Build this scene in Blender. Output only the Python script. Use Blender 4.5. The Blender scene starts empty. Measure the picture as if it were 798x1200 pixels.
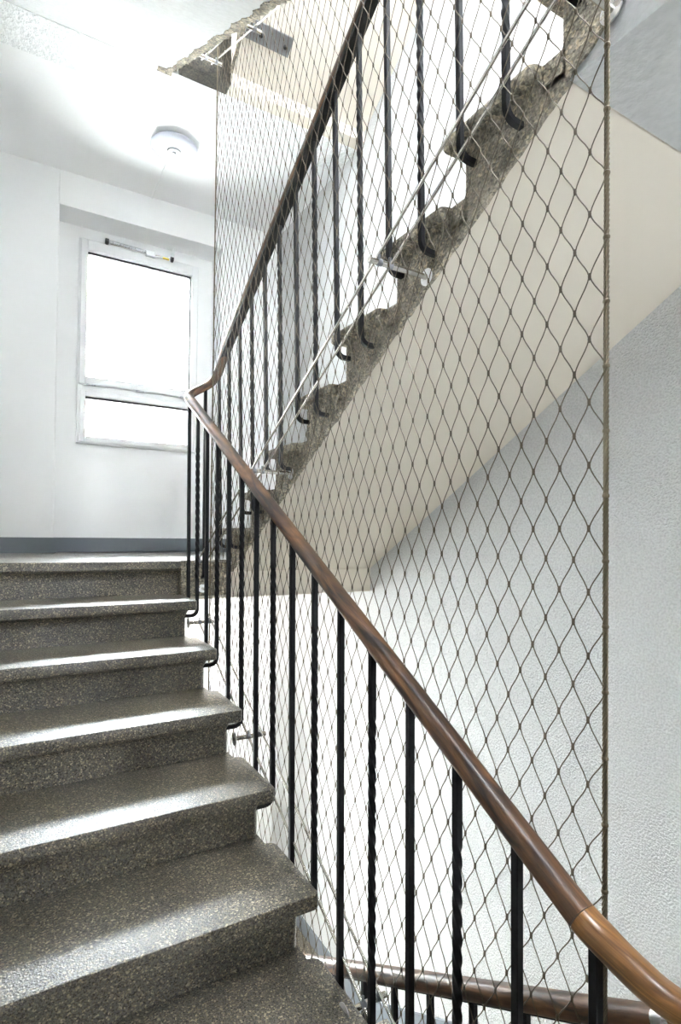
import bpy, math, random
import numpy as np
from mathutils import Matrix, Vector
random.seed(4)
rng = np.random.default_rng(7)
C = bpy.context.scene.collection
sc = bpy.context.scene

# ------------------------------------------------------------------ camera
CX, CY, CZ = -0.752, -2.8678, 0.1273
YAW, PITCH, ROLL, FPX, SY = 0.5322, 0.0163, 0.0107, 657.16, 19.21
_f = Vector((math.sin(YAW)*math.cos(PITCH), math.cos(YAW)*math.cos(PITCH), math.sin(PITCH)))
_r = Vector((math.cos(YAW), -math.sin(YAW), 0)); _u = _r.cross(_f)
_c, _s = math.cos(ROLL), math.sin(ROLL)
_r, _u = _c*_r + _s*_u, -_s*_r + _c*_u
cam = bpy.data.cameras.new('camera'); camo = bpy.data.objects.new('camera', cam); C.objects.link(camo)
camo.matrix_world = Matrix(((_r.x, _u.x, -_f.x, CX), (_r.y, _u.y, -_f.y, CY), (_r.z, _u.z, -_f.z, CZ), (0, 0, 0, 1)))
cam.sensor_fit = 'VERTICAL'; cam.sensor_height = 36; cam.lens = FPX*36/1200; cam.shift_y = SY/1200
cam.clip_start = 0.02; cam.clip_end = 200
sc.camera = camo

# ------------------------------------------------------------------ light
sc.view_settings.view_transform = 'Standard'; sc.view_settings.look = 'None'
sc.view_settings.gamma = 1; sc.view_settings.use_curve_mapping = False
sc.view_settings.exposure = 0.93
SKY = 98.0
w = bpy.data.worlds.new('sky'); sc.world = w; w.use_nodes = True
bg = w.node_tree.nodes['Background']; bg.inputs[0].default_value = (0.90, 0.95, 1.0, 1); bg.inputs[1].default_value = SKY
sc.cycles.max_bounces = 14; sc.cycles.diffuse_bounces = 10; sc.cycles.glossy_bounces = 6
sc.cycles.transmission_bounces = 8; sc.cycles.transparent_max_bounces = 16
sc.cycles.sample_clamp_indirect = 0; sc.cycles.caustics_reflective = False; sc.cycles.caustics_refractive = False
sc.cycles.use_denoising = True

# levels and planes (metres)
G, H = 0.3004, 0.17                # going and rise of a step
XR, XL = 1.16, -1.16               # side walls
YB, YN, YW = 1.45, 1.69, 1.65      # back wall face, niche back, window face
YF = -4.3                          # wall behind the viewer
ZLOW, ZTOP = -2.78, 2.85           # lower and upper half landing
ZC = 2.66                          # ceiling over the landing
ZFL = -1.36                        # floor level at the foot of the lower flight
NX0, NX1 = -0.495, 0.66            # window niche
WX0, WX1 = -0.348, 0.542           # window frame

def portal(name, x, y, z, sx, sz, ry):
    l = bpy.data.lights.new(name, 'AREA'); l.shape = 'RECTANGLE'; l.size = sx; l.size_y = sz
    l.cycles.is_portal = True
    o = bpy.data.objects.new(name, l); C.objects.link(o); o.location = (x, y, z); o.rotation_euler = (math.radians(ry), 0, 0)
portal('added_door_daylight', (NX0+NX1)/2, YN+0.10, ZLOW+1.0, NX1-NX0, 1.9, -90)  # portal in the added lower door
for k, zo in enumerate((0.0, ZTOP)):
    portal('window_daylight', (WX0+WX1)/2, YN+0.10, zo+1.56, WX1-WX0, 1.5, -90)

portal('added_rear_daylight', 0.7, YF-0.1, 0.4, 0.4, 0.6, 90)  # portal in the opening added behind the viewer
portal('added_roof_daylight', 0.675, -2.35, 5.72, 0.85, 2.9, 0)  # portal over the added roof light

# ------------------------------------------------------------------ materials
def nodes(name):
    m = bpy.data.materials.new(name); m.use_nodes = True
    nt = m.node_tree; b = nt.nodes['Principled BSDF']
    return m, nt, b
def tex(nt, kind, scale, vec=None, **kw):
    n = nt.nodes.new(kind)
    if 'Scale' in n.inputs: n.inputs['Scale'].default_value = scale
    for k, v in kw.items():
        if k in n.inputs: n.inputs[k].default_value = v
        else: setattr(n, k, v)
    if vec is not None: nt.links.new(vec, n.inputs['Vector'])
    return n
def ramp(nt, src, stops):
    n = nt.nodes.new('ShaderNodeValToRGB'); e = n.color_ramp.elements
    while len(e) < len(stops): e.new(0.5)
    for el, (p, c) in zip(e, stops):
        el.position = p; el.color = (c[0], c[1], c[2], 1) if len(c) == 3 else c
    nt.links.new(src, n.inputs[0]); return n
def mixc(nt, fac, a, b, mode='MIX'):
    n = nt.nodes.new('ShaderNodeMix'); n.data_type = 'RGBA'; n.blend_type = mode
    for i, v in ((0, fac), (6, a), (7, b)):
        if hasattr(v, 'links'): nt.links.new(v, n.inputs[i])
        else: n.inputs[i].default_value = v if not isinstance(v, tuple) else (*v[:3], 1)
    return n.outputs[2]
def bump(nt, b, h, strength, dist=0.01, normal=None):
    n = nt.nodes.new('ShaderNodeBump'); n.inputs['Strength'].default_value = strength; n.inputs['Distance'].default_value = dist
    nt.links.new(h, n.inputs['Height'])
    if normal is not None: nt.links.new(normal, n.inputs['Normal'])
    nt.links.new(n.outputs[0], b.inputs['Normal']); return n.outputs[0]
def objco(nt):
    return nt.nodes.new('ShaderNodeTexCoord').outputs['Object']
def plain(name, col, rough=0.5, metal=0.0, **kw):
    m, nt, b = nodes(name); b.inputs['Base Color'].default_value = (*col, 1)
    b.inputs['Roughness'].default_value = rough; b.inputs['Metallic'].default_value = metal
    for k, v in kw.items(): b.inputs[k].default_value = v
    return m
def plaster(name, col, scale=140, strength=0.25, dist=0.004, rough=0.85, vary=0.03, grain=0.0):
    m, nt, b = nodes(name); co = objco(nt)
    n1 = tex(nt, 'ShaderNodeTexNoise', scale, co, Detail=3.0)
    n2 = tex(nt, 'ShaderNodeTexNoise', 2.2, co, Detail=2.0)
    c = ramp(nt, n2.outputs[0], [(0.3, [x*(1-vary) for x in col]), (0.7, col)])
    out = c.outputs[0]
    if grain: out = mixc(nt, 1.0, out, ramp(nt, n1.outputs[0], [(0.38, (1-grain,)*3), (0.62, (1.0,)*3)]).outputs[0], 'MULTIPLY')
    nt.links.new(out, b.inputs['Base Color']); b.inputs['Roughness'].default_value = rough
    b.inputs['Specular IOR Level'].default_value = 0.25
    bump(nt, b, n1.outputs[0], strength, dist)
    return m
def terrazzo():
    m, nt, b = nodes('terrazzo'); co = objco(nt)
    v1 = tex(nt, 'ShaderNodeTexVoronoi', 250, co)
    sep = nt.nodes.new('ShaderNodeSeparateColor'); nt.links.new(v1.outputs['Color'], sep.inputs[0])
    base = ramp(nt, sep.outputs[0], [(0.0, (0.012, 0.011, 0.010)), (0.22, (0.055, 0.048, 0.040)), (0.45, (0.125, 0.110, 0.088)),
                                     (0.78, (0.20, 0.175, 0.130)), (0.90, (0.42, 0.36, 0.24)), (0.98, (0.80, 0.70, 0.48))])
    v2 = tex(nt, 'ShaderNodeTexNoise', 260, co, Detail=3.0, Roughness=0.7)
    c = mixc(nt, 0.28, base.outputs[0], ramp(nt, v2.outputs[0], [(0.36, (0.035, 0.031, 0.027)), (0.62, (0.30, 0.27, 0.22))]).outputs[0])
    n = tex(nt, 'ShaderNodeTexNoise', 3.5, co, Detail=4.0)
    c = mixc(nt, 1.0, c, ramp(nt, n.outputs[0], [(0.3, (0.60, 0.58, 0.56)), (0.7, (0.96, 0.94, 0.90))]).outputs[0], 'MULTIPLY')
    nt.links.new(c, b.inputs['Base Color'])
    n3 = tex(nt, 'ShaderNodeTexNoise', 300, co, Detail=2.0)
    r = nt.nodes.new('ShaderNodeMapRange'); r.inputs[1].default_value = 0.35; r.inputs[2].default_value = 0.65; r.inputs[3].default_value = 0.20; r.inputs[4].default_value = 0.42
    nt.links.new(n3.outputs[0], r.inputs[0]); nt.links.new(r.outputs[0], b.inputs['Roughness'])
    b.inputs['Specular IOR Level'].default_value = 0.9; b.inputs['Coat Weight'].default_value = 0.55; b.inputs['Coat Roughness'].default_value = 0.30
    n4 = tex(nt, 'ShaderNodeTexNoise', 210, co, Detail=3.0)
    nrm = bump(nt, b, n4.outputs[0], 0.5, 0.0035); nt.links.new(nrm, b.inputs['Coat Normal'])
    return m
def raw_concrete(name='raw_concrete', k=1.75):
    m, nt, b = nodes(name); co = objco(nt)
    n1 = tex(nt, 'ShaderNodeTexNoise', 14, co, Detail=8.0, Roughness=0.72)
    n2 = tex(nt, 'ShaderNodeTexNoise', 170, co, Detail=4.0)
    v = tex(nt, 'ShaderNodeTexVoronoi', 110, co)
    c = ramp(nt, n1.outputs[0], [(0.28, (0.10*k, 0.092*k, 0.080*k)), (0.5, (0.205*k, 0.19*k, 0.165*k)), (0.72, (0.34*k, 0.315*k, 0.27*k))])
    c2 = ramp(nt, n2.outputs[0], [(0.32, (0.35, 0.34, 0.32)), (0.6, (1.05, 1.03, 1.0))])
    cc = mixc(nt, 0.85, c.outputs[0], c2.outputs[0], 'MULTIPLY')
    sp = nt.nodes.new('ShaderNodeSeparateColor'); nt.links.new(v.outputs['Color'], sp.inputs[0])
    cc = mixc(nt, 0.8, cc, ramp(nt, sp.outputs[0], [(0.0, (0.30, 0.29, 0.27)), (0.25, (0.80, 0.78, 0.74)), (0.7, (1.0, 0.97, 0.90)), (0.95, (1.65, 1.5, 1.2))]).outputs[0], 'MULTIPLY')
    nt.links.new(cc, b.inputs['Base Color']); b.inputs['Roughness'].default_value = 0.9
    h = mixc(nt, 0.5, n2.outputs[0], v.outputs[0])
    bump(nt, b, h, 0.7, 0.008)
    return m
def wood(name, dark, light, rough):
    m, nt, b = nodes(name)
    uv = nt.nodes.new('ShaderNodeTexCoord').outputs['UV']
    mp = nt.nodes.new('ShaderNodeMapping'); nt.links.new(uv, mp.inputs[0]); mp.inputs['Scale'].default_value = (5.0, 22, 1)
    n1 = tex(nt, 'ShaderNodeTexNoise', 1.0, mp.outputs[0], Detail=6.0, Distortion=1.3)
    mp2 = nt.nodes.new('ShaderNodeMapping'); nt.links.new(uv, mp2.inputs[0]); mp2.inputs['Scale'].default_value = (18, 260, 1)
    n2 = tex(nt, 'ShaderNodeTexNoise', 1.0, mp2.outputs[0], Detail=3.0)
    c = ramp(nt, n1.outputs[0], [(0.36, dark), (0.52, [(a+bb)/2 for a, bb in zip(dark, light)]), (0.66, light)])
    c2 = ramp(nt, n2.outputs[0], [(0.35, (0.62, 0.58, 0.55)), (0.65, (1.08, 1.05, 1.0))])
    nt.links.new(mixc(nt, 0.8, c.outputs[0], c2.outputs[0], 'MULTIPLY'), b.inputs['Base Color'])
    b.inputs['Roughness'].default_value = rough; b.inputs['Coat Weight'].default_value = 0.15; b.inputs['Coat Roughness'].default_value = 0.22
    bump(nt, b, n2.outputs[0], 0.12, 0.001)
    return m
def metal(name, col, rough, nscale=60, nstr=0.05):
    m, nt, b = nodes(name); co = objco(nt)
    b.inputs['Metallic'].default_value = 1.0; b.inputs['Base Color'].default_value = (*col, 1)
    n = tex(nt, 'ShaderNodeTexNoise', nscale, co, Detail=2.0)
    r = nt.nodes.new('ShaderNodeMapRange'); r.inputs[3].default_value = rough*0.75; r.inputs[4].default_value = rough*1.3
    nt.links.new(n.outputs[0], r.inputs[0]); nt.links.new(r.outputs[0], b.inputs['Roughness'])
    if nstr: bump(nt, b, n.outputs[0], nstr, 0.002)
    return m
def iron():
    m, nt, b = nodes('black_iron'); co = objco(nt)
    n = tex(nt, 'ShaderNodeTexNoise', 80, co, Detail=3.0)
    nt.links.new(ramp(nt, n.outputs[0], [(0.3, (0.004, 0.004, 0.005)), (0.7, (0.010, 0.010, 0.012))]).outputs[0], b.inputs['Base Color'])
    b.inputs['Roughness'].default_value = 0.5; b.inputs['Specular IOR Level'].default_value = 0.3; bump(nt, b, n.outputs[0], 0.15, 0.002)
    return m
def glass():
    m = bpy.data.materials.new('window_glass'); m.use_nodes = True; nt = m.node_tree; nt.nodes.clear()
    o = nt.nodes.new('ShaderNodeOutputMaterial'); t = nt.nodes.new('ShaderNodeBsdfTransparent'); g = nt.nodes.new('ShaderNodeBsdfGlossy')
    t.inputs[0].default_value = (0.96, 0.975, 0.97, 1); g.inputs['Roughness'].default_value = 0.02
    fr = nt.nodes.new('ShaderNodeFresnel'); fr.inputs[0].default_value = 1.45
    mx = nt.nodes.new('ShaderNodeMixShader')
    nt.links.new(fr.outputs[0], mx.inputs[0]); nt.links.new(t.outputs[0], mx.inputs[1]); nt.links.new(g.outputs[0], mx.inputs[2])
    nt.links.new(mx.outputs[0], o.inputs[0]); return m

M = dict(
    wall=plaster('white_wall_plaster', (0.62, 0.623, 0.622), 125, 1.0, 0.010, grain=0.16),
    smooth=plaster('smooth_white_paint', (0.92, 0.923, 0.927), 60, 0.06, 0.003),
    rough=plaster('rough_white_plaster', (0.88, 0.89, 0.895), 60, 1.0, 0.014, grain=0.12),
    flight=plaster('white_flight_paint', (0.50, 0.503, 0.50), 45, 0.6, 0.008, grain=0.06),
    soffit=plaster('cream_soffit_paint', (0.72, 0.66, 0.57), 60, 0.10, 0.003),
    grey=plaster('grey_skirting_paint', (0.19, 0.21, 0.235), 90, 0.2, 0.003, 0.55),
    terr=terrazzo(), conc=raw_concrete(), dconc=raw_concrete('shade_tinted_concrete', 0.30),  # dconc: darkened concrete copy, shade put into the colour
    wood=wood('dark_wood', (0.026, 0.011, 0.005), (0.235, 0.108, 0.040), 0.42),
    wood2=wood('golden_wood', (0.10, 0.043, 0.013), (0.44, 0.215, 0.068), 0.33),
    iron=iron(), steel=metal('stainless_steel', (0.62, 0.59, 0.54), 0.24),
    wire=metal('net_wire', (0.13, 0.108, 0.08), 0.45, 300, 0), rope=metal('steel_rope', (0.17, 0.14, 0.095), 0.38, 200, 0.0),
    chrome=metal('chrome', (0.85, 0.85, 0.86), 0.28, 30, 0),
    pvc=plain('white_pvc', (0.86, 0.865, 0.875), 0.28), gasket=plain('black_gasket', (0.02, 0.02, 0.025), 0.6),
    alu=metal('brushed_aluminium', (0.46, 0.47, 0.49), 0.28, 120, 0.02), blackp=plain('black_plastic', (0.015, 0.015, 0.015), 0.4),
    yellow=plain('yellow_sticker', (0.75, 0.52, 0.02), 0.5), opal=plain('opal_lamp_cover', (0.66, 0.67, 0.76), 0.16),
    lgrey=plain('pale_grey_plastic', (0.36, 0.36, 0.39), 0.35), glass=glass(),
    pave=plaster('pale_paving', (0.38, 0.375, 0.36), 20, 0.05, 0.01), facade=plaster('pale_facade', (0.40, 0.39, 0.37), 20, 0.05, 0.01), darkglass=plain('dark_pane', (0.012, 0.012, 0.012), 1.0, 0.0, **{'Specular IOR Level': 0.0}),
    plate=metal('grey_steel_plate', (0.26, 0.265, 0.28), 0.45, 80, 0.05),
)

# ------------------------------------------------------------------ helpers
class MB:
    """collects shapes in world space; build() links them as ONE mesh object"""
    def __init__(s): s.v, s.f, s.m, s.uv = [], [], [], {}
    def add(s, vs, fs, mi=0):
        b = len(s.v); s.v += [tuple(x) for x in vs]
        for f in fs: s.f.append(tuple(b+i for i in f)); s.m.append(mi)
        return b
    def box(s, x0, x1, y0, y1, z0, z1, mi=0):
        s.add([(x, y, z) for x in (x0, x1) for y in (y0, y1) for z in (z0, z1)],
              [(0, 1, 3, 2), (4, 6, 7, 5), (0, 4, 5, 1), (2, 3, 7, 6), (0, 2, 6, 4), (1, 5, 7, 3)], mi)
    def rbox(s, x0, x1, y0, y1, z0, z1, r=0.004, mi=0):
        """box with chamfered edges"""
        vs, ix = [], {}
        for i, x in enumerate((x0, x1)):
            for j, y in enumerate((y0, y1)):
                for k, z in enumerate((z0, z1)):
                    sx, sy, sz = (r if i == 0 else -r), (r if j == 0 else -r), (r if k == 0 else -r)
                    for a, p in enumerate(((x, y+sy, z+sz), (x+sx, y, z+sz), (x+sx, y+sy, z))):
                        ix[i, j, k, a] = len(vs); vs.append(p)
        fs = []
        for i in (0, 1): fs.append([ix[i, 0, 0, 0], ix[i, 1, 0, 0], ix[i, 1, 1, 0], ix[i, 0, 1, 0]])
        for j in (0, 1): fs.append([ix[0, j, 0, 1], ix[1, j, 0, 1], ix[1, j, 1, 1], ix[0, j, 1, 1]])
        for k in (0, 1): fs.append([ix[0, 0, k, 2], ix[1, 0, k, 2], ix[1, 1, k, 2], ix[0, 1, k, 2]])
        for i in (0, 1):
            for j in (0, 1): fs.append([ix[i, j, 0, 0], ix[i, j, 0, 1], ix[i, j, 1, 1], ix[i, j, 1, 0]])
        for i in (0, 1):
            for k in (0, 1): fs.append([ix[i, 0, k, 0], ix[i, 0, k, 2], ix[i, 1, k, 2], ix[i, 1, k, 0]])
        for j in (0, 1):
            for k in (0, 1): fs.append([ix[0, j, k, 1], ix[0, j, k, 2], ix[1, j, k, 2], ix[1, j, k, 1]])
        for i in (0, 1):
            for j in (0, 1):
                for k in (0, 1): fs.append([ix[i, j, k, 0], ix[i, j, k, 1], ix[i, j, k, 2]])
        s.add(vs, fs, mi)
    def prism(s, poly, axis, a, b, mi=0, mside=None):
        """2D polygon extruded along axis from a to b; mside: material per polygon edge"""
        def P(p, t):
            return (t, p[0], p[1]) if axis == 0 else (p[0], t, p[1]) if axis == 1 else (p[0], p[1], t)
        n = len(poly)
        base = s.add([P(p, a) for p in poly]+[P(p, b) for p in poly], [])
        s.f.append(tuple(base+i for i in range(n))); s.m.append(mi)
        s.f.append(tuple(base+n+i for i in reversed(range(n)))); s.m.append(mi)
        for i in range(n):
            j = (i+1) % n
            s.f.append((base+i, base+n+i, base+n+j, base+j)); s.m.append(mside[i] if mside else mi)
    def sweep(s, path, prof, side=None, twist=None, mi=0, caps=True, uvscale=None):
        """profile (list of (a,b)) along path; a runs along 'side', b along tangent x side"""
        P = [Vector(p) for p in path]; n = len(prof); rings = []; L = 0.0
        base = len(s.v)
        for i, p in enumerate(P):
            t = (P[min(i+1, len(P)-1)]-P[max(i-1, 0)]).normalized()
            if i: L += (p-P[i-1]).length
            sd = Vector(side(i) if callable(side) else side) if side is not None else (Vector((0, 0, 1)).cross(t))
            sd = (sd-t*sd.dot(t)).normalized(); up = sd.cross(t)
            # stretch the mitred section so its true width survives a bend
            a = twist[i] if twist else 0.0; ca, sa = math.cos(a), math.sin(a)
            for k, (x, y) in enumerate(prof):
                q = p+sd*(x*ca-y*sa)+up*(x*sa+y*ca)
                s.uv[len(s.v)] = (L, k/n*0.16); s.v.append(tuple(q))
        for i in range(len(P)-1):
            for k in range(n):
                j = (k+1) % n
                s.f.append((base+i*n+k, base+i*n+j, base+(i+1)*n+j, base+(i+1)*n+k)); s.m.append(mi)
        if caps:
            s.f.append(tuple(base+k for k in reversed(range(n)))); s.m.append(mi)
            e = base+(len(P)-1)*n
            s.f.append(tuple(e+k for k in range(n))); s.m.append(mi)
    def tube(s, a, b, r, n=10, mi=0, r2=None):
        a, b = Vector(a), Vector(b); t = (b-a).normalized()
        sd = t.orthogonal().normalized(); up = t.cross(sd); r2 = r if r2 is None else r2
        vs = [tuple(c+sd*(rr*math.cos(2*math.pi*k/n))+up*(rr*math.sin(2*math.pi*k/n))) for c, rr in ((a, r), (b, r2)) for k in range(n)]
        s.add(vs, [(k, (k+1) % n, n+(k+1) % n, n+k) for k in range(n)]+[tuple(reversed(range(n))), tuple(range(n, 2*n))], mi)
    def lathe(s, c, prof, n=48, mi=0, axis='Z'):
        """prof: list of (radius, height) around a vertical axis through c"""
        base = len(s.v); c = Vector(c)
        for r, h in prof:
            for k in range(n):
                a = 2*math.pi*k/n; s.v.append((c.x+r*math.cos(a), c.y+r*math.sin(a), c.z+h))
        for i in range(len(prof)-1):
            for k in range(n):
                j = (k+1) % n
                s.f.append((base+i*n+k, base+i*n+j, base+(i+1)*n+j, base+(i+1)*n+k)); s.m.append(mi)
        s.f.append(tuple(base+k for k in range(n))); s.m.append(mi)
        e = base+(len(prof)-1)*n; s.f.append(tuple(e+k for k in reversed(range(n)))); s.m.append(mi)
    def build(s, name, mats, parent=None, smooth=None):
        o0 = Vector((0, 0, 0)); p = parent
        while p is not None: o0 += p.location; p = p.parent
        me = bpy.data.meshes.new(name)
        me.from_pydata([tuple(Vector(v)-o0) for v in s.v], [], s.f)
        for m in (mats if isinstance(mats, (list, tuple)) else [mats]): me.materials.append(m)
        me.polygons.foreach_set('material_index', s.m)
        if s.uv:
            ul = me.uv_layers.new(name='uv')
            li = np.zeros(len(me.loops), dtype=np.int32); me.loops.foreach_get('vertex_index', li)
            uv = np.array([s.uv.get(int(i), (0, 0)) for i in li], dtype=np.float32); ul.data.foreach_set('uv', uv.ravel())
        me.update()
        import bmesh
        bm = bmesh.new(); bm.from_mesh(me); bmesh.ops.recalc_face_normals(bm, faces=bm.faces); bm.to_mesh(me); bm.free()
        if smooth is not None:
            me.polygons.foreach_set('use_smooth', [True]*len(me.polygons))
            try: me.set_sharp_from_angle(angle=math.radians(smooth))
            except Exception: pass
        o = bpy.data.objects.new(name, me); C.objects.link(o)
        if parent is not None: o.parent = parent
        return o
def empty(name, loc, label, cat, group=None):
    o = bpy.data.objects.new(name, None); C.objects.link(o); o.location = loc; o.empty_display_size = 0.1
    return tag(o, label, cat, group)
def tag(o, label, cat, group=None):
    o['label'] = label; o['category'] = cat
    if group: o['group'] = group
    return o
def structure(o, label=None):
    o['kind'] = 'structure'
    if label: o['label'] = label
    return o
def circ(r, n=8): return [(r*math.cos(2*math.pi*k/n), r*math.sin(2*math.pi*k/n)) for k in range(n)]

# ------------------------------------------------------------------ the shell
wy1 = YN+0.22
def back_wall():
    m = MB(); zb, zt = ZLOW-0.2, 5.7
    levels = [(ZLOW, 0.0), (0.0, ZTOP), (ZTOP, zt)]
    # outer skin: left and right of the niches, full height
    ch = 0.010
    m.prism([(XL-0.2, YB), (NX0-ch, YB), (NX0-0.003, YB+0.003), (NX0, YB+ch), (NX0, wy1), (XL-0.2, wy1)], 2, zb, zt); m.box(NX1, XR+0.2, YB, wy1, zb, zt)
    m.box(NX0, NX1, YB, wy1, ZLOW+1.95, 0.0)                 # over the tall door opening added on the lower level
    for z0, z1 in levels[1:]:
        zh = z0+2.42                                            # niche head
        m.box(NX0, NX1, YB, wy1, zh, z1)                        # lintel
        m.box(NX0, WX0+0.01, YN, wy1, z0, zh); m.box(WX1-0.01, NX1, YN, wy1, z0, zh)
        m.box(WX0+0.01, WX1-0.01, YN, wy1, z0, z0+0.815); m.box(WX0+0.01, WX1-0.01, YN, wy1, z0+2.30, zh)
        m.box(NX0, NX1, YN-0.018, YN, z0, z0+0.59)              # parapet step under the window
    m.box(NX0, NX1, YB, wy1, zb, ZLOW)
    return m.build('wall_back', M['smooth'])
structure(back_wall(), 'white plastered wall with a window niche over the landing')
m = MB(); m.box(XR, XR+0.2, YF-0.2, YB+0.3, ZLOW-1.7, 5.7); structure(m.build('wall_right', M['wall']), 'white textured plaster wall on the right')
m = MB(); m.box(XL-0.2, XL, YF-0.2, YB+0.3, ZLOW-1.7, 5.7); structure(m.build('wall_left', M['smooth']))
m = MB(); FZ0, FZ1, FX0, FX1 = 0.27, 0.53, 0.55, 0.83       # small unseen opening added behind the viewer for fill light
m.box(XL-0.2, FX0, YF-0.2, YF, ZLOW-1.7, 5.7); m.box(FX1, XR+0.2, YF-0.2, YF, ZLOW-1.7, 5.7)
for z0, z1 in ((ZLOW-1.7, FZ0), (FZ1, 5.7)): m.box(FX0, FX1, YF-0.2, YF, z0, z1)
structure(m.build('wall_front', M['smooth']))
SX0, SX1, SY0, SY1 = 0.25, 1.10, -3.2, -1.75          # unseen roof light added to brighten the stair well
m = MB(); m.box(XL-0.2, SX0, YF-0.2, wy1, 5.5, 5.7); m.box(SX1, XR+0.2, YF-0.2, wy1, 5.5, 5.7)
m.box(SX0, SX1, YF-0.2, SY0, 5.5, 5.7); m.box(SX0, SX1, SY1, wy1, 5.5, 5.7); structure(m.build('ceiling', M['smooth']))

XW0, XW1 = 0.0, 0.26               # the stair well
# half landing slab: polished floor, nosing over the lower flight, raw face in the well
NOSE = [(0.0515, 0.0), (0.0552, -0.002), (0.0565, -0.006), (0.0565, -0.038), (0.0545, -0.0435), (0.049, -0.046), (0.034, -0.047), (0.022, -0.049), (0.014, -0.054), (0.0075, -0.063), (0.003, -0.076), (0.0, -0.092)]
poly = [(YN, 0.0)]+[(0.0565-o, z) for o, z in NOSE]+[(0.0565, -0.185), (YN, -0.185)]
m = MB(); m.prism(poly, 0, XL, XW0, 0); m.box(XW0, XR, 0.03, YN, -0.185, 0.0)
structure(m.build('floor', M['terr']), 'terrazzo half landing below the window')
# raw and painted faces under the landing edge
m = MB(); m.box(XW0+0.002, XW1+0.004, 0.014, 0.034, -0.183, -0.004); structure(m.build('trim_1', M['conc']), 'raw concrete landing edge in the stair well')
m = MB(); m.box(XW1+0.004, XR, 0.012, 0.034, -0.19, -0.03); m.box(XL, XR, 0.012, YB, -0.20, -0.185)
structure(m.build('trim_2', M['soffit']))
# lower half landing and the floors
m = MB(); m.box(XL, XR, 0.0, YN, ZLOW-0.2, ZLOW); structure(m.build('floor', M['terr']))
m = MB(); m.box(XL, XR, YF, 0.0, ZLOW-1.6, ZLOW-1.4); m.box(XL, XR, 0.0, 0.2, ZLOW-1.6, ZLOW-0.1); m.box(XL-0.2, XR+0.2, YF-0.2, 0.2, ZLOW-1.8, ZLOW-1.6); structure(m.build('floor', M['terr']))
m = MB(); m.box(XL, XR, YF, -2.62, ZFL-0.24, ZFL); m.box(XL, XW0, -2.62, -2.40, ZFL-0.24, ZFL); structure(m.build('floor', M['terr']))
# upper half landing: smooth ceiling plus the rough strip along the flight
m = MB(); m.box(XL, XR, 0.216, YN, ZC, ZTOP); structure(m.build('ceiling', M['smooth']), 'smooth white ceiling over the half landing')
m = MB(); m.box(XL, XR, 0.216, 0.484, ZC-0.002, ZC+0.02); structure(m.build('trim_3', M['rough']), 'rough plaster strip across the ceiling')
# floor slab above the viewer
ZS = 1.114
m = MB(); m.box(XW1+0.006, XR, YF, -2.088, ZS, 1.355); m.box(XL, XW1+0.006, YF, -2.76, ZS, 1.355)
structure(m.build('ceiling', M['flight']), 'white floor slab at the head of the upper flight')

# skirting
m = MB()
m.box(XL, NX0, YB-0.014, YB, 0.0, 0.106); m.box(NX0-0.014, NX0+0.0, YB-0.014, YN-0.018, 0.0, 0.106) if False else None
m.box(NX0, NX1, YN-0.034, YN-0.018, 0.0, 0.106); m.box(NX0, NX0+0.014, YB-0.0, YN-0.03, 0.0, 0.106); m.box(NX1, XR, YB-0.014, YB, 0.0, 0.106)
structure(m.build('baseboard_back', M['grey']), 'grey painted skirting on the landing wall')
m = MB(); m.box(XL, XR-0.014, YB-0.014, YB, ZLOW, ZLOW+0.1)
F0S = 0.562
poly = [(YB-0.014, ZLOW), (YB-0.014, ZLOW+0.10), (-0.03, ZLOW+0.10), (-0.07, ZLOW+0.115+0.07*F0S), (-2.3, ZLOW+0.115+2.3*F0S), (-2.3, ZLOW-0.1+2.3*F0S), (0.0, ZLOW-0.1)]
m.prism(poly, 0, XR-0.014, XR, 0); structure(m.build('baseboard_right', M['grey']), 'grey skirting along the wall of the flight below')

# ------------------------------------------------------------------ stair flights
def step_mesh(m, yf, ztop, xin, xout, toward, side_o=0.034, depth=None, zbot=None, zs=1.0, d=0.030):
    """One step block. toward=+1: nosing faces -Y and the open end is +X (lower flight);
    -1: nosing faces +Y and the open end is -X. yf is the nosing edge, xin the wall end, xout the riser's open end."""
    depth = depth or G+0.064
    zbot = -H if zbot is None else zbot
    sg = 1 if xout > xin else -1
    rings = []
    for o, z in [(o_, z_*zs) for o_, z_ in NOSE]+[(0.0, zbot)]:
        oo = o/0.0565; so = side_o*oo; ov = 0.0565*oo; rr = 0.012+0.010*(1-oo)
        pts = [(xin, 0.0565-ov)]                              # local y: 0 = nosing edge, grows into the flight
        xr, y0 = xout+sg*so, 0.0565-ov
        for k in range(5):                                    # front corner
            a = math.pi/2*k/4; pts.append((xr-sg*rr+sg*rr*math.sin(a), y0+rr-rr*math.cos(a)))
        yb = depth
        for k in range(1, 8):                                 # the end draws in to the riser above
            u = k/7
            y = yb-0.06-d+d*math.sin(u*math.pi/2); pts.append((xr-sg*(so)*(1-math.cos(u*math.pi/2)), y))
        pts.append((xout, yb)); pts.append((xin, yb))
        rings.append([(x, yf+toward*y, ztop+z) for x, y in pts])
    n = len(rings[0]); b = len(m.v)
    for r in rings: m.v += r
    for i in range(len(rings)-1):
        for k in range(n):
            j = (k+1) % n; m.f.append((b+i*n+k, b+i*n+j, b+(i+1)*n+j, b+(i+1)*n+k)); m.m.append(0)
    m.f.append(tuple(b+k for k in range(n))); m.m.append(0)
    e = b+(len(rings)-1)*n; m.f.append(tuple(e+k for k in reversed(range(n)))); m.m.append(0)

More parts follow.
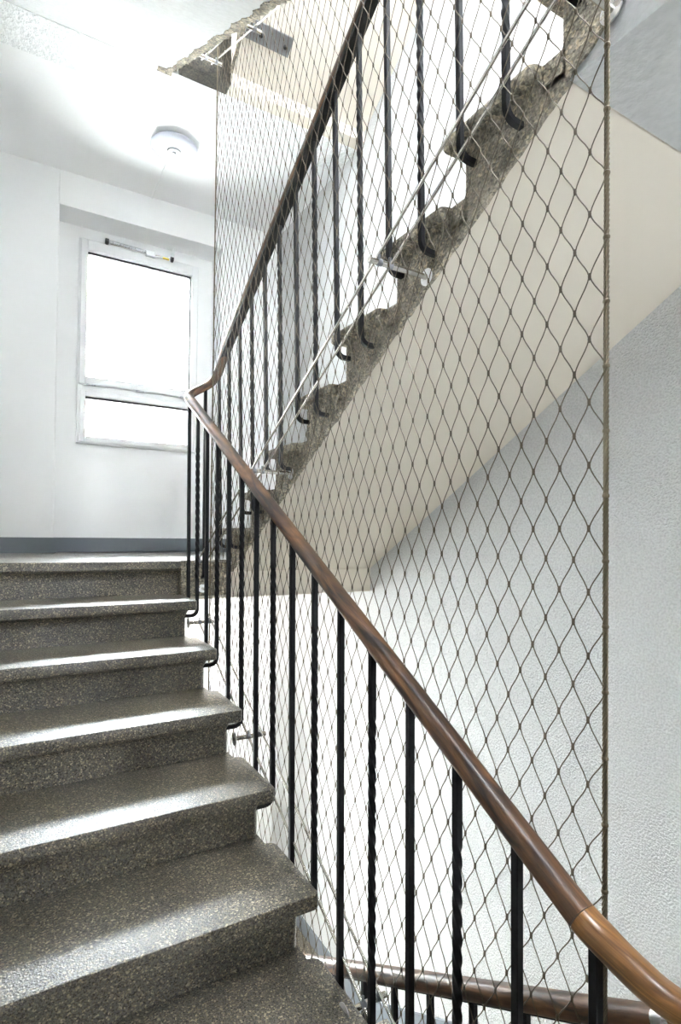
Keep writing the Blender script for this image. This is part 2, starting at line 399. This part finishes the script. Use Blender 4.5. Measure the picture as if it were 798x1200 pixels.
XLc = XL+0.001; XRc = XR-0.001
fl = empty('stair_flight', (0, -1.2, ZFL), 'wide grey-brown terrazzo stair flight rising to the window landing', 'stairs')
for k in range(1, 8):
    m = MB(); step_mesh(m, -k*G, -k*H, XLc, -0.036, 1); m.build('step', M['terr'], fl, smooth=35)
m = MB()     # sloping slab under the steps
m.prism([(0.05, -0.19), (0.05, -0.40), (-8*G+0.12, -8*H-0.30), (-8*G+0.12, -8*H-0.20)], 0, XL+0.001, -0.045, 0)
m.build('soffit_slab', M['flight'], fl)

# upper flight: sawtooth concrete string with rough edges, cream soffit, white ends
def sz(y): return -0.055-0.561*y
def upper_flight(name, dz, jmax, label, mats, rise=H, slab_back=0.03, dy=0.0):
    f = empty(name, (0.7, -1.0, dz), label, 'stairs')
    for j in range(1, jmax+1):
        m = MB(); step_mesh(m, 0.38+dy-0.3*j, dz+rise*j, XRc, XW1, -1, depth=0.362, zbot=-0.065, zs=0.68, d=0.016); m.build('step', mats[0], f, smooth=35)
    m = MB()
    # string profile: lower edge jittered, then sawtooth
    ys = np.arange(slab_back, -2.42+dy, -0.022); low = [(y, dz+sz(y-dy)+rng.normal(0, 0.0035)) for y in ys]
    topp = []
    for j in range(jmax, 0, -1):
        yn = 0.38+dy-0.3*j; topp += [(yn-0.30-0.055, dz+rise*j-0.05), (yn-0.0565, dz+rise*j-0.05), (yn-0.0565, dz+rise*(j-1)-0.05)]
    topp = [(max(-2.42+dy, y), z) for y, z in topp]
    topp = [(min(slab_back, y), z) for y, z in topp]
    ring = low+topp
    x0, x1, x2 = XW1, XW1+0.018, XRc
    # side face
    base = m.add([(x0, y, z) for y, z in ring]+[(x1, y, z) for y, z in ring], [])
    n = len(ring)
    m.f.append(tuple(base+i for i in range(n))); m.m.append(0)
    for i in range(n):
        j = (i+1) % n; m.f.append((base+i, base+n+i, base+n+j, base+j)); m.m.append(0)
    m.f.append(tuple(base+n+i for i in reversed(range(n)))); m.m.append(0)
    m.build('string', M['conc'], f)
    m = MB()
    poly = [(slab_back, dz+sz(slab_back-dy)+0.002), (-2.09+dy*0, dz+sz(-2.09-dy)+0.002), (-2.09+dy*0, dz+sz(-2.09-dy)+0.05), (slab_back, dz+sz(slab_back-dy)+0.05)]
    m.prism(poly, 0, x1, x2, 0); m.build('soffit_slab', M['soffit'], f)
    return f
upper_flight('stair_flight', 0.0, 8, 'upper flight seen from its open edge, rough sawtooth concrete string, cream underside', (M['conc'],))
upper_flight('stair_flight', ZLOW, 7, 'stair flight below, behind the low handrail at the bottom', (M['terr'],), dy=-0.30)
upper_flight('stair_flight', ZC+0.19, 4, 'topmost flight edge seen through the net above the handrail', (M['conc'],), slab_back=0.13)
# flight overhead (white underside, ragged grey edge)
f3 = empty('stair_flight', (-0.5, -1.0, 1.36), 'white underside of the flight overhead with ragged grey concrete edge', 'stairs')
m = MB()
def z3(y): return ZC+0.566*(y-0.216)
poly = [(0.216, z3(0.216)), (-2.75, z3(-2.75)), (-2.75, 1.36)]
r3 = (ZTOP-1.36)/8
for k in range(8, 0, -1): poly += [(-k*G-0.03, 1.36+(8-k)*r3+0.0), (-k*G-0.03, 1.36+(9-k)*r3)]
poly += [(0.216, ZTOP)]
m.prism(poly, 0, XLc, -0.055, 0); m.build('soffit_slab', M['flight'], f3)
m = MB()     # ragged raw edge, slightly proud of the paint
ys = np.arange(0.245, -2.7, -0.012); n = len(ys)
vin = [(-0.062+0.005*math.sin(y*23)+0.003*math.sin(y*61+1)+rng.normal(0, 0.002)-(0.045 if y > 0.20 else 0), y, z3(min(y, 0.216))-0.003-abs(rng.normal(0, 0.001))) for y in ys]
vou = [(-0.032+rng.normal(0, 0.003), y, z3(min(y, 0.216))-0.003-abs(rng.normal(0, 0.0015))) for y in ys]
vti = [(-0.085, y, z3(min(y, 0.216))+0.16) for y in ys]; vto = [(-0.032, y, z3(min(y, 0.216))+0.16) for y in ys]
b = m.add(vin+vou+vto+vti, [])
for i in range(n-1):
    for a in range(4):
        c = (a+1) % 4; m.f.append((b+a*n+i, b+a*n+i+1, b+c*n+i+1, b+c*n+i)); m.m.append(0)
for i in (0, n-1): m.f.append((b+i, b+n+i, b+2*n+i, b+3*n+i)); m.m.append(0)
m.build('string', M['conc'], f3)
# raw landing edge of the upper landing in the well, its shade painted as darker concrete
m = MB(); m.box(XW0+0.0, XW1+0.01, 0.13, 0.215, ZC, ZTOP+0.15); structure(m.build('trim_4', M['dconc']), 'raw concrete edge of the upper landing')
m = MB(); m.box(XW1+0.01, XR, 0.128, 0.216, ZC, ZTOP); structure(m.build('trim_5', M['soffit']))

# ------------------------------------------------------------------ balustrades
def rail_prof(wd=0.0465, ht=0.0435, n=24):
    out = []
    for k in range(n):
        a = 2*math.pi*k/n; ca, sa = math.cos(a), math.sin(a)
        e = 0.82
        x = wd/2*math.copysign(abs(ca)**e, ca); y = ht/2*math.copysign(abs(sa)**e, sa)
        out.append((x, y))
    return out
def flat_prof(wd, ht, off): return [(-wd/2, off-ht/2), (wd/2, off-ht/2), (wd/2, off+ht/2), (-wd/2, off+ht/2)]
def smooth_path(pts, sub=6):
    P = [np.array(p, float) for p in pts]; out = []
    for i in range(len(P)-1):
        p0, p1, p2, p3 = P[max(i-1, 0)], P[i], P[i+1], P[min(i+2, len(P)-1)]
        for k in range(sub):
            t = k/sub
            out.append(0.5*((2*p1)+(-p0+p2)*t+(2*p0-5*p1+4*p2-p3)*t*t+(-p0+3*p1-3*p2+p3)*t**3))
    out.append(P[-1]); return [tuple(p) for p in out]
def sideways(path):
    def fn(i):
        a, b = path[max(i-1, 0)], path[min(i+1, len(path)-1)]
        t = Vector(b)-Vector(a); h = Vector((t.x, t.y, 0))
        if h.length < 1e-4: h = Vector((0, 1, 0))
        return (h.y, -h.x, 0)
    return fn
SQ = 0.0079
SQP = [(-SQ, -SQ*0.8), (-SQ*0.8, -SQ), (SQ*0.8, -SQ), (SQ, -SQ*0.8), (SQ, SQ*0.8), (SQ*0.8, SQ), (-SQ*0.8, SQ), (-SQ, SQ*0.8)]
def baluster(parent, y, xt, zt, xb, zh, xend, twisted, rb=0.028):
    """square bar from the rail (xt, zt) down to a hook at height zh that turns in to the step end at xend"""
    d = 1 if xend > xb else -1
    path, n = [], 0
    z1 = zh+rb; L = zt-z1
    N = 150 if twisted else 12
    tw = []
    for i in range(N+1):
        u = i/N; s = u*L
        # the bar leans a little: straight for the lower part, drawn in towards the rail
        path.append((xt+(xb-xt)*u, y, zt-s))
        a0, a1 = 0.16, max(0.2, L-0.14)
        tw.append(0.0 if not twisted else (min(max(s, a0), a1)-a0)*2*math.pi/0.150)
    if twisted:
        tot = tw[-1]; k = round(tot/(math.pi/2))*(math.pi/2)/tot; tw = [t*k for t in tw]
    for i in range(1, 7):
        a = math.pi/2*i/6
        path.append((xb+d*(rb-rb*math.cos(a)), y, z1-rb*math.sin(a))); tw.append(tw[-1])
    path.append((xend, y, zh)); tw.append(tw[-1])
    m = MB(); m.sweep(path, SQP, side=(0, 1, 0), twist=tw)
    o = m.build('baluster', M['iron'], parent, smooth=40 if twisted else 30)
    o['label'] = 'twisted black iron baluster' if twisted else 'plain square black iron baluster'
    return o
def straight(p, q, n): return [tuple(np.array(p)+(np.array(q)-np.array(p))*i/n) for i in range(n+1)]

def zr1(y): return 0.858+0.5618*y
b1 = empty('balustrade', (0.0, -1.2, ZFL), 'balustrade of the lower flight, brown wooden handrail rising from bottom right to the landing', 'railing', 'stair balustrades')
XR1 = 0.005
# straight rail
pa = straight((XR1, -2.315, zr1(-2.315)), (XR1, -0.12, zr1(-0.12)), 26)
m = MB(); m.sweep(pa, rail_prof(), side=(1, 0, 0)); m.build('handrail', M['wood'], b1, smooth=50)
# turned end at the foot
pe = smooth_path([(XR1, -2.25, zr1(-2.25)), (XR1, -2.317, zr1(-2.317)), (0.008, -2.352, -0.459), (0.022, -2.380, -0.4815), (0.045, -2.408, -0.508), (0.080, -2.425, -0.536), (0.130, -2.425, -0.572), (0.170, -2.40, -0.606), (0.184, -2.362, -0.636)], 6)[6:]
m = MB(); m.sweep(pe, rail_prof(0.0475, 0.0445), side=sideways(pe)); o = m.build('handrail_bend', M['wood2'], b1, smooth=50); o['label'] = 'golden brown turned end of the handrail'
m = MB(); m.sweep([pe[0], pe[1]], rail_prof(0.0505, 0.0485), side=(1, 0, 0)) if False else None
# turn across the well at the landing
pt = smooth_path([(XR1, -0.20, zr1(-0.20)), (XR1, -0.12, zr1(-0.12)), (0.006, -0.075, 0.815), (0.018, -0.042, 0.838), (0.050, -0.022, 0.866), (0.100, -0.004, 0.898), (0.132, 0.004, 0.921)], 6)[6:]
m = MB(); m.sweep(pt, rail_prof(0.0455, 0.0425), side=sideways(pt)); o = m.build('handrail_bend', M['wood'], b1, smooth=50)
# flat iron under the rail
m = MB(); pf = straight((XR1, -2.31, zr1(-2.31)), (XR1, -0.1, zr1(-0.1)), 8); m.sweep(pf, flat_prof(0.022, 0.008, -0.019), side=(1, 0, 0)); m.build('iron_flat', M['iron'], b1)
for n in range(16):
    y = -0.083-0.1503*n; k = n//2+1
    zt = zr1(y)-0.018
    xb = 0.016
    baluster(b1, y, 0.007, zt, xb, -k*H-0.078 if k < 8 else ZFL-0.09, -0.045, n % 2 == 1)
baluster(b1, 0.0, 0.108, 0.885, 0.115, -0.085, 0.115, False, rb=0.001) if False else None
m = MB(); yb0 = -0.012
m.sweep([(0.108, yb0, 0.890), (0.114, yb0, -0.06), (0.114, yb0+0.006, -0.080), (0.114, yb0+0.02, -0.086), (0.114, 0.03, -0.086)], SQP, side=(1, 0, 0)); m.build('baluster', M['iron'], b1, smooth=30)

def zr2(y): return 1.044-0.5437*y
XR2 = 0.187
b2 = empty('balustrade', (0.2, -1.0, 0.0), 'balustrade of the upper flight behind the net, dark handrail climbing out of the top', 'railing', 'stair balustrades')
pb = smooth_path([(0.132, 0.004, 0.921), (0.158, 0.016, 0.950), (0.178, 0.006, 0.985), (0.186, -0.035, 1.037), (XR2, -0.10, zr2(-0.10)), (XR2, -0.2, zr2(-0.2))], 6)[:-6]
m = MB(); m.sweep(pb, rail_prof(0.0455, 0.0425), side=sideways(pb)); m.build('handrail_bend', M['wood'], b2, smooth=50)
pc = straight((XR2, -0.10, zr2(-0.10)), (XR2, -2.3, zr2(-2.3)), 26)
m = MB(); m.sweep(pc, rail_prof(), side=(1, 0, 0)); m.build('handrail', M['wood'], b2, smooth=50)
m = MB(); m.sweep(straight((XR2, -0.03, zr2(-0.03)), (XR2, -2.28, zr2(-2.28)), 8), flat_prof(0.040, 0.014, -0.022), side=(-1, 0, 0)); m.build('iron_flat', M['iron'], b2)  # iron flat, deepened so its black also paints the rail's shaded underside
for n in range(-1, 14):
    y = -0.132-0.1525*n; j = int((0.38-y)/0.3)
    j = max(1, min(8, j))
    baluster(b2, y, 0.189, zr2(y)-0.018, 0.210, H*j-0.098, 0.272, n % 2 == 0)

b0 = empty('balustrade', (0.2, -1.0, ZLOW), 'low handrail and bars of the flight below, at the bottom right', 'railing', 'stair balustrades')
def zr0(y): return -1.996-0.5708*y
pd = straight((0.185, -2.334, zr0(-2.334)), (0.185, -0.2, zr0(-0.2)), 20)
m = MB(); m.sweep(pd, rail_prof(), side=(1, 0, 0)); m.build('handrail', M['wood'], b0, smooth=50)
m = MB(); m.sweep(straight((0.185, -2.332, zr0(-2.332)), (0.185, -2.362, zr0(-2.362)), 2), rail_prof(0.0475, 0.0445), side=(1, 0, 0)); o = m.build('end_ferrule', M['chrome'], b0, smooth=50); o['label'] = 'shiny metal joint at the end of the handrail'
m = MB(); m.sweep(straight((0.185, -2.25, zr0(-2.25)), (0.185, -0.2, zr0(-0.2)), 8), flat_prof(0.022, 0.008, -0.019), side=(1, 0, 0)); m.build('iron_flat', M['iron'], b0)
for n in range(14):
    y = -0.22-0.1525*n; j = max(1, min(7, int((0.08-y)/0.3)))
    baluster(b0, y, 0.188, zr0(y)-0.018, 0.210, ZLOW+H*j-0.098, 0.272, n % 2 == 0)

# ------------------------------------------------------------------ net rails: pairs of steel rods on stand-off studs
def stud(parent, y, z, xw, xt, rods):
    m = MB(); m.tube((xw, y, z), (xt, y, z), 0.0078, 14); o = m.build('stud', M['steel'], parent, smooth=40)
    d = 1 if xt > xw else -1
    m = MB(); m.tube((xw+d*0.001, y, z), (xw+d*0.004, y, z), 0.024, 24); m.build('cover_disc', M['chrome'], o, smooth=40)
    for xr_, up in rods:
        m = MB(); m.tube((xr_-0.007, y, z), (xr_+0.007, y, z), 0.0095, 14); m.tube((xr_, y, z+0.002), (xr_, y, z+0.022), 0.004, 8); m.build('clamp', M['plate'], o, smooth=40)
def net_rail(label, loc, rods, studs, xw, xt):
    e = empty('net_rail', loc, label, 'rail', 'steel net rails along the flights')
    for (x, y0, y1, fz) in rods:
        m = MB(); m.tube((x, y0, fz(y0)), (x, y1, fz(y1)), 0.0042, 10); m.build('rod', M['steel'], e, smooth=40)
    for y in studs:
        z = np.mean([fz(y) for (_, _, _, fz) in rods])-0.012
        stud(e, y, z, xw, xt, [(r[0], 0) for r in rods])
    return e
net_rail('pair of thin steel rods beside the lower flight steps', (0, -1.2, ZFL), [(0.02, -0.25, -2.35, lambda y: -0.141+0.5239*y), (0.065, -0.25, -2.35, lambda y: -0.110+0.5307*y)], (-0.264, -0.90, -1.69, -2.3), -0.036, 0.088)
net_rail('pair of thin steel rods along the rough edge of the upper flight', (0.26, -1.2, 0), [(0.095, 0.02, -2.35, lambda y: 0.018-0.542*y), (0.13, 0.02, -2.35, lambda y: -0.002-0.5389*y)], (0.0, -0.736, -1.621, -2.19), 0.26, 0.062)
net_rail('pair of short steel rods under the edge of the flight overhead', (0, -1.2, 1.36), [(0.02, -0.16, -2.2, lambda y: z3(y)+0.012-0.10*y), (0.07, -0.16, -2.2, lambda y: z3(y)+0.012-0.10*y)], (-0.235, -0.74, -1.5), -0.034, 0.098)
s_ = empty('net_anchor', (0.115, 0.014, -0.145), 'small shiny steel anchor on the raw landing edge below the short bar', 'anchor')
m = MB(); m.tube((0.115, 0.014, -0.145), (0.115, -0.05, -0.147), 0.0075, 14); m.build('stud', M['steel'], s_, smooth=40)
m = MB(); m.tube((0.115, 0.013, -0.145), (0.115, 0.009, -0.145), 0.022, 20); m.build('cover_disc', M['chrome'], s_, smooth=40)

# ------------------------------------------------------------------ safety net
XN = 0.10
ZN0, ZN1 = -1.35, 2.62
net = empty('safety_net', (XN, -1.2, ZN0), 'tall diamond-mesh steel safety net hanging in the stair well', 'net')
cols = [-2.257+0.0295*i for i in range(11)]
while cols[-1] > -2.5 and cols[-1] < -0.19: cols.append(cols[-1]+0.0277)
ropeN, ropeF = -2.289, cols[-1]+0.0277
allc = [ropeN]+cols+[ropeF]
CH = 0.1085; SUB = 6; NS = 5
vs, fs = [], []
rw = 0.00115
zphase = 0.147
k0 = math.floor((ZN0-zphase)/(CH/2)); k1 = math.ceil((ZN1-zphase)/(CH/2))
t = np.arange((k1-k0)*SUB+1)/SUB
Z = zphase+(k0+t)*CH/2
ang = 2*math.pi*np.arange(NS)/NS
nv = 0
V, F = [], []
for i in range(len(allc)-1):
    a, b = allc[i], allc[i+1]
    # knots of column index c sit at half-steps of parity c (column 1 = first knot column: even)
    par = (i+1) % 2            # half-step parity at which column i holds a knot
    ph = k0+t-par
    u = ph-2*np.floor(ph/2)     # 0..2
    tri = np.where(u < 1, u, 2-u)
    sm = 0.5-0.5*np.cos(math.pi*tri)
    sm = 0.62*sm+0.38*tri
    inset = 0.0010
    Y = a+inset+(b-a-2*inset)*sm
    X = XN+0.0012*np.cos(math.pi*u)*(1 if i % 2 else -1)*0
    P = np.stack([np.full_like(Y, XN), Y, Z], 1)
    T = np.gradient(P, axis=0); T /= np.linalg.norm(T, axis=1)[:, None]
    S1 = np.tile(np.array([1.0, 0, 0]), (len(P), 1)); S2 = np.cross(T, S1)
    ring = P[:, None, :]+rw*(S1[:, None, :]*np.cos(ang)[None, :, None]+S2[:, None, :]*np.sin(ang)[None, :, None])
    V.append(ring.reshape(-1, 3)); n = len(P)
    idx = nv+np.arange(n*NS).reshape(n, NS)
    q = np.stack([idx[:-1], np.roll(idx[:-1], -1, 1), np.roll(idx[1:], -1, 1), idx[1:]], -1).reshape(-1, 4)
    F.append(q); nv += n*NS
V = np.concatenate(V); F = np.concatenate(F)
def np_mesh(name, V, F, mat, parent, smooth=True):
    me = bpy.data.meshes.new(name); V = V-np.array(parent.location)
    me.vertices.add(len(V)); me.vertices.foreach_set('co', V.astype(np.float32).ravel())
    me.loops.add(F.size); me.loops.foreach_set('vertex_index', F.astype(np.int32).ravel())
    me.polygons.add(len(F)); me.polygons.foreach_set('loop_start', np.arange(0, F.size, F.shape[1], dtype=np.int32))
    me.polygons.foreach_set('loop_total', np.full(len(F), F.shape[1], dtype=np.int32))
    me.update(calc_edges=True); me.validate()
    if smooth: me.polygons.foreach_set('use_smooth', [True]*len(me.polygons))
    me.materials.append(mat); o = bpy.data.objects.new(name, me); C.objects.link(o); o.parent = parent; return o
# crimped sleeves at the knots
KV, KF = [], []; NK = 8; kb = 0
prof = [(0.0012, -0.0062), (0.0027, -0.0042), (0.0030, 0.0), (0.0027, 0.0042), (0.0012, 0.0062)]
a8 = 2*math.pi*np.arange(NK)/NK
for ci, yc in enumerate(cols):
    par = ci % 2
    for kk in range(k0, k1+1):
        if (kk-par) % 2: continue
        zc = zphase+kk*CH/2
        R_ = np.array([[(XN+r*0.9*math.cos(a), yc+r*math.sin(a), zc+h) for a in a8] for r, h in prof])
        KV.append(R_.reshape(-1, 3)); idx = kb+np.arange(len(prof)*NK).reshape(len(prof), NK)
        KF.append(np.stack([idx[:-1], np.roll(idx[:-1], -1, 1), np.roll(idx[1:], -1, 1), idx[1:]], -1).reshape(-1, 4)); kb += len(prof)*NK
KV = np.concatenate(KV); KF = np.concatenate(KF)
np_mesh('netting', np.concatenate([V, KV]), np.concatenate([F, KF+len(V)]), M['wire'], net)
def rope(y, r, name='border_rope'):
    m = MB(); N = 1000; zz0, zz1 = ZN0-0.05, ZN1+0.05; q = r*0.40
    for sd in range(6):
        base = len(m.v)
        for i in range(N+1):
            z = zz0+(zz1-zz0)*i/N; a = (z-zz0)*2*math.pi/0.052+sd*math.pi/3
            cx, cy = XN+(r-q)*math.cos(a), y+(r-q)*math.sin(a)
            for k in range(6):
                b_ = a+2*math.pi*k/6; m.v.append((cx+q*math.cos(b_), cy+q*math.sin(b_), z))
        for i in range(N):
            for k in range(6):
                j = (k+1) % 6; m.f.append((base+i*6+k, base+i*6+j, base+(i+1)*6+j, base+(i+1)*6+k)); m.m.append(0)
    for kk in range(k0, k1+1):          # the wire loops round the rope
        if (kk-1) % 2 == (0 if y < -1 else len(cols) % 2):
            zc = zphase+kk*CH/2; m.lathe((XN, y, zc), [(r*0.9, -0.004), (r*1.22, -0.0015), (r*1.22, 0.0015), (r*0.9, 0.004)], 12)
    return m.build(name, M['rope'], net, smooth=60)
rope(ropeN, 0.0047); rope(ropeF, 0.0036)

# ------------------------------------------------------------------ window
def window(z0, n, label=None):
    w_ = bpy.data.objects.new('window_%d' % n, None); C.objects.link(w_); w_.location = ((WX0+WX1)/2, YW, z0); structure(w_, label)
    x0, x1 = WX0, WX1; g0, g1 = -0.290+0.0, 0.480
    def frame(m, x0, x1, z0_, z1_, a0, a1, b0, b1, y0, y1, r=0.005):
        """rectangular ring: outer x0..x1,z0..z1, opening a0..a1,b0..b1"""
        m.rbox(x0, a0, y0, y1, z0_, z1_, r); m.rbox(a1, x1, y0, y1, z0_, z1_, r)
        m.rbox(a0-r, a1+r, y0, y1, b1, z1_, r); m.rbox(a0-r, a1+r, y0, y1, z0_, b0, r)
    m = MB()  # outer frame with transom
    frame(m, x0, x1, z0+0.805, z0+2.33, x0+0.035, x1-0.035, z0+0.83, z0+2.295, YW+0.012, YW+0.075)
    m.rbox(x0+0.03, x1-0.03, YW+0.012, YW+0.075, z0+1.175, z0+1.262)
    m.build('window_frame', M['pvc'], w_)
    m = MB(); frame(m, x0+0.008, x1-0.008, z0+1.239, z0+2.318, g0, g1, z0+1.300, z0+2.235, YW-0.012, YW+0.06, 0.007); m.build('sash', M['pvc'], w_)
    m = MB(); frame(m, x0+0.02, x1-0.02, z0+0.815, z0+1.20, g0, g1, z0+0.859, z0+1.153, YW+0.002, YW+0.06, 0.006); m.build('fixed_light', M['pvc'], w_)
    for b0, b1 in ((1.300, 2.235), (0.859, 1.153)):
        m = MB(); frame(m, g0-0.002, g1+0.002, z0+b0-0.002, z0+b1+0.002, g0+0.005, g1-0.008, z0+b0+0.004, z0+b1-0.013, YW+0.018, YW+0.05, 0.001); m.build('gasket', M['gasket'], w_)
        m = MB(); m.box(g0, g1, YW+0.028, YW+0.034, z0+b0, z0+b1); m.build('pane', M['glass'], w_)
    for xh in (-0.255, 0.092, 0.430):
        m = MB(); m.rbox(xh-0.032, xh+0.032, YW-0.020, YW-0.004, z0+1.232, z0+1.243, 0.003); m.build('hinge', M['alu'], w_)
    return w_
window(0.0, 1, 'white framed tilting window over a narrow fixed pane')
window(ZTOP, 2)
m = MB(); m.rbox(NX0, NX0+0.05, YW, YW+0.06, ZLOW, ZLOW+1.95); m.rbox(NX1-0.05, NX1, YW, YW+0.06, ZLOW, ZLOW+1.95)  # glazed door added out of view to let fill light in below
m.rbox(NX0+0.045, NX1-0.045, YW, YW+0.06, ZLOW+1.89, ZLOW+1.95); m.rbox(NX0+0.045, NX1-0.045, YW, YW+0.06, ZLOW, ZLOW+0.10)
dr = structure(m.build('added_door_1', M['pvc'])); m = MB(); m.box(NX0+0.05, NX1-0.05, YW+0.02, YW+0.026, ZLOW+0.1, ZLOW+1.89); m.build('pane', M['glass'], dr)
# scissor opener fixed along the top of the sash
op = empty('window_opener', (0.08, YW-0.012, 2.30), 'slim aluminium opener arm with black end caps above the window pane', 'window opener')
def ln(a, b, u): return tuple(np.array(a)+(np.array(b)-np.array(a))*u)
A, B = (-0.165, YW-0.030, 2.328), (0.315, YW-0.030, 2.318)
m = MB(); m.tube(ln(A, B, 0.03), ln(A, B, 0.62), 0.0125, 12); m.build('cylinder', M['alu'], op, smooth=40)
m = MB(); m.tube(ln((A[0], A[1], A[2]-0.014), (B[0], B[1], B[2]-0.012), 0.05), ln((A[0], A[1], A[2]-0.014), B, 0.97), 0.0045, 10); m.build('push_rod', M['steel'], op, smooth=40)
for q, r in ((A, 0.020), (B, 0.016)):
    m = MB(); m.tube((q[0]-0.012, q[1], q[2]), (q[0]+0.012, q[1], q[2]), r, 14); m.rbox(q[0]-0.01, q[0]+0.012, q[1]-0.004, YW-0.012, q[2]-0.02, q[2]+0.006, 0.003); m.build('end_cap', M['blackp'], op, smooth=40)
m = MB(); m.rbox(0.115, 0.185, YW-0.046, YW-0.012, 2.292, 2.338, 0.005); m.build('bracket', M['pvc'], op)
m = MB(); m.tube((0.245, B[1], B[2]-0.008), (0.292, B[1], B[2]-0.009), 0.0075, 12); o = m.build('sticker', M['yellow'], op, smooth=40); o['label'] = 'yellow sticker on the rod'
m = MB(); m.rbox(0.330, 0.342, YW-0.016, YN-0.001, 2.325, 2.42, 0.003); tag(m.build('cable_duct', M['pvc']), 'short white vertical cable duct above the window opener', 'cable duct')

# ------------------------------------------------------------------ lamp
def ceiling_lamp(LX, LY, ZC, label, lit=0.0):
    lp = empty('ceiling_lamp', (LX, LY, ZC), label, 'lamp', 'round ceiling lamps')
    m = MB(); m.lathe((LX, LY, ZC), [(0.128, 0.0), (0.128, -0.018), (0.120, -0.020)]); m.build('base', M['lgrey'], lp, smooth=40)
    prof = [(0.144, -0.013), (0.1475, -0.017), (0.147, -0.022)]+[(0.146*math.cos(a), -0.022-0.026*math.sin(a)) for a in np.linspace(0.12, 1.30, 14)]
    m = MB(); m.lathe((LX, LY, ZC), prof, 64); m.build('cover', M['opal'], lp, smooth=50)
    m = MB(); m.lathe((LX, LY, ZC-0.043), [(0.047, 0.0), (0.047, -0.008), (0.043, -0.011), (0.040, -0.010)], 40); rg = m.build('ring', M['lgrey'], lp, smooth=40)
    m = MB(); m.lathe((LX, LY, ZC-0.043), [(0.040, -0.004), (0.038, -0.011), (0.022, -0.013)], 40); m.build('sensor_disc', M['opal'], rg, smooth=40)
    m = MB(); m.lathe((LX, LY, ZC-0.054), [(0.018, 0.0), (0.0165, -0.005), (0.008, -0.008)], 24); m.build('sensor_eye', M['plate'], rg, smooth=40)
    if lit:
        l = bpy.data.lights.new('added_lamp_light', 'POINT'); l.energy = lit; l.shadow_soft_size = 0.10
        o = bpy.data.objects.new('added_lamp_light', l); C.objects.link(o); o.location = (LX, LY, ZC-0.19)
LX, LY = 0.12, 0.79
ceiling_lamp(LX, LY, ZC, 'round white ceiling lamp above the window')
ceiling_lamp(LX, LY, -0.20, 'unseen round lamp added under the half landing to brighten the wall below', 22.0)  # added lamp, out of view, lights the wall under the landing
m = MB(); m.rbox(LX-0.006, LX+0.004, LY+0.125, YB, ZC-0.009, ZC+0.001, 0.002)
tag(m.build('cable_duct', M['pvc']), 'thin white cable duct running from the round lamp to the wall', 'cable duct')

# ------------------------------------------------------------------ plate under the topmost flight
zz = lambda y: ZC+0.19+sz(y)-0.0005
pl = empty('fixing_plate', (0.4, -0.1, zz(-0.1)), 'grey steel plate with two dark bolts under the topmost flight', 'plate')
ya, yb_ = -0.035, -0.115
m = MB(); m.prism([(ya, zz(ya)), (yb_, zz(yb_)), (yb_, zz(yb_)-0.006), (ya, zz(ya)-0.006)], 0, 0.282, 0.54); m.build('plate', M['plate'], pl)
for xb_ in (0.365, 0.508):
    m = MB(); m.tube((xb_, -0.072, zz(-0.072)), (xb_, -0.072, zz(-0.072)-0.016), 0.010, 6); m.build('bolt', M['iron'], pl)

# ------------------------------------------------------------------ house across the street
hb = empty('building', (2.4, 14.0, -3.0), 'pale sunlit house front outside the window', 'building')
m = MB(); m.box(-18, 22, 14.0, 18, -3.0, 8.6); m.build('house_wall', M['facade'], hb)
for (x, z, ww, hh) in ((2.14, 5.83, 0.24, 0.34), (2.66, 5.80, 0.20, 0.30), (2.88, 5.76, 0.22, 0.30), (2.05, 7.27, 0.16, 0.24), (2.32, 7.29, 0.16, 0.24), (2.62, 7.31, 0.16, 0.24), (2.90, 7.33, 0.16, 0.24)):
    m = MB(); m.box(x-ww/2, x+ww/2, 13.97, 14.02, z-hh/2, z+hh/2); o = m.build('house_window', M['pvc'], hb)
    m = MB(); m.box(x-ww/2+0.03, x+ww/2-0.03, 13.96, 13.975, z-hh/2+0.03, z+hh/2-0.03); m.build('house_pane', M['darkglass'], o)
m = MB(); m.rbox(2.36, 2.50, 13.90, 14.02, 5.45, 6.0, 0.02); o = m.build('drain_pipe', M['darkglass'], hb)
gm = MB(); gm.box(-30, 30, wy1, 40, ZLOW-0.5, ZLOW-0.2); structure(gm.build('ground', M['pave']))
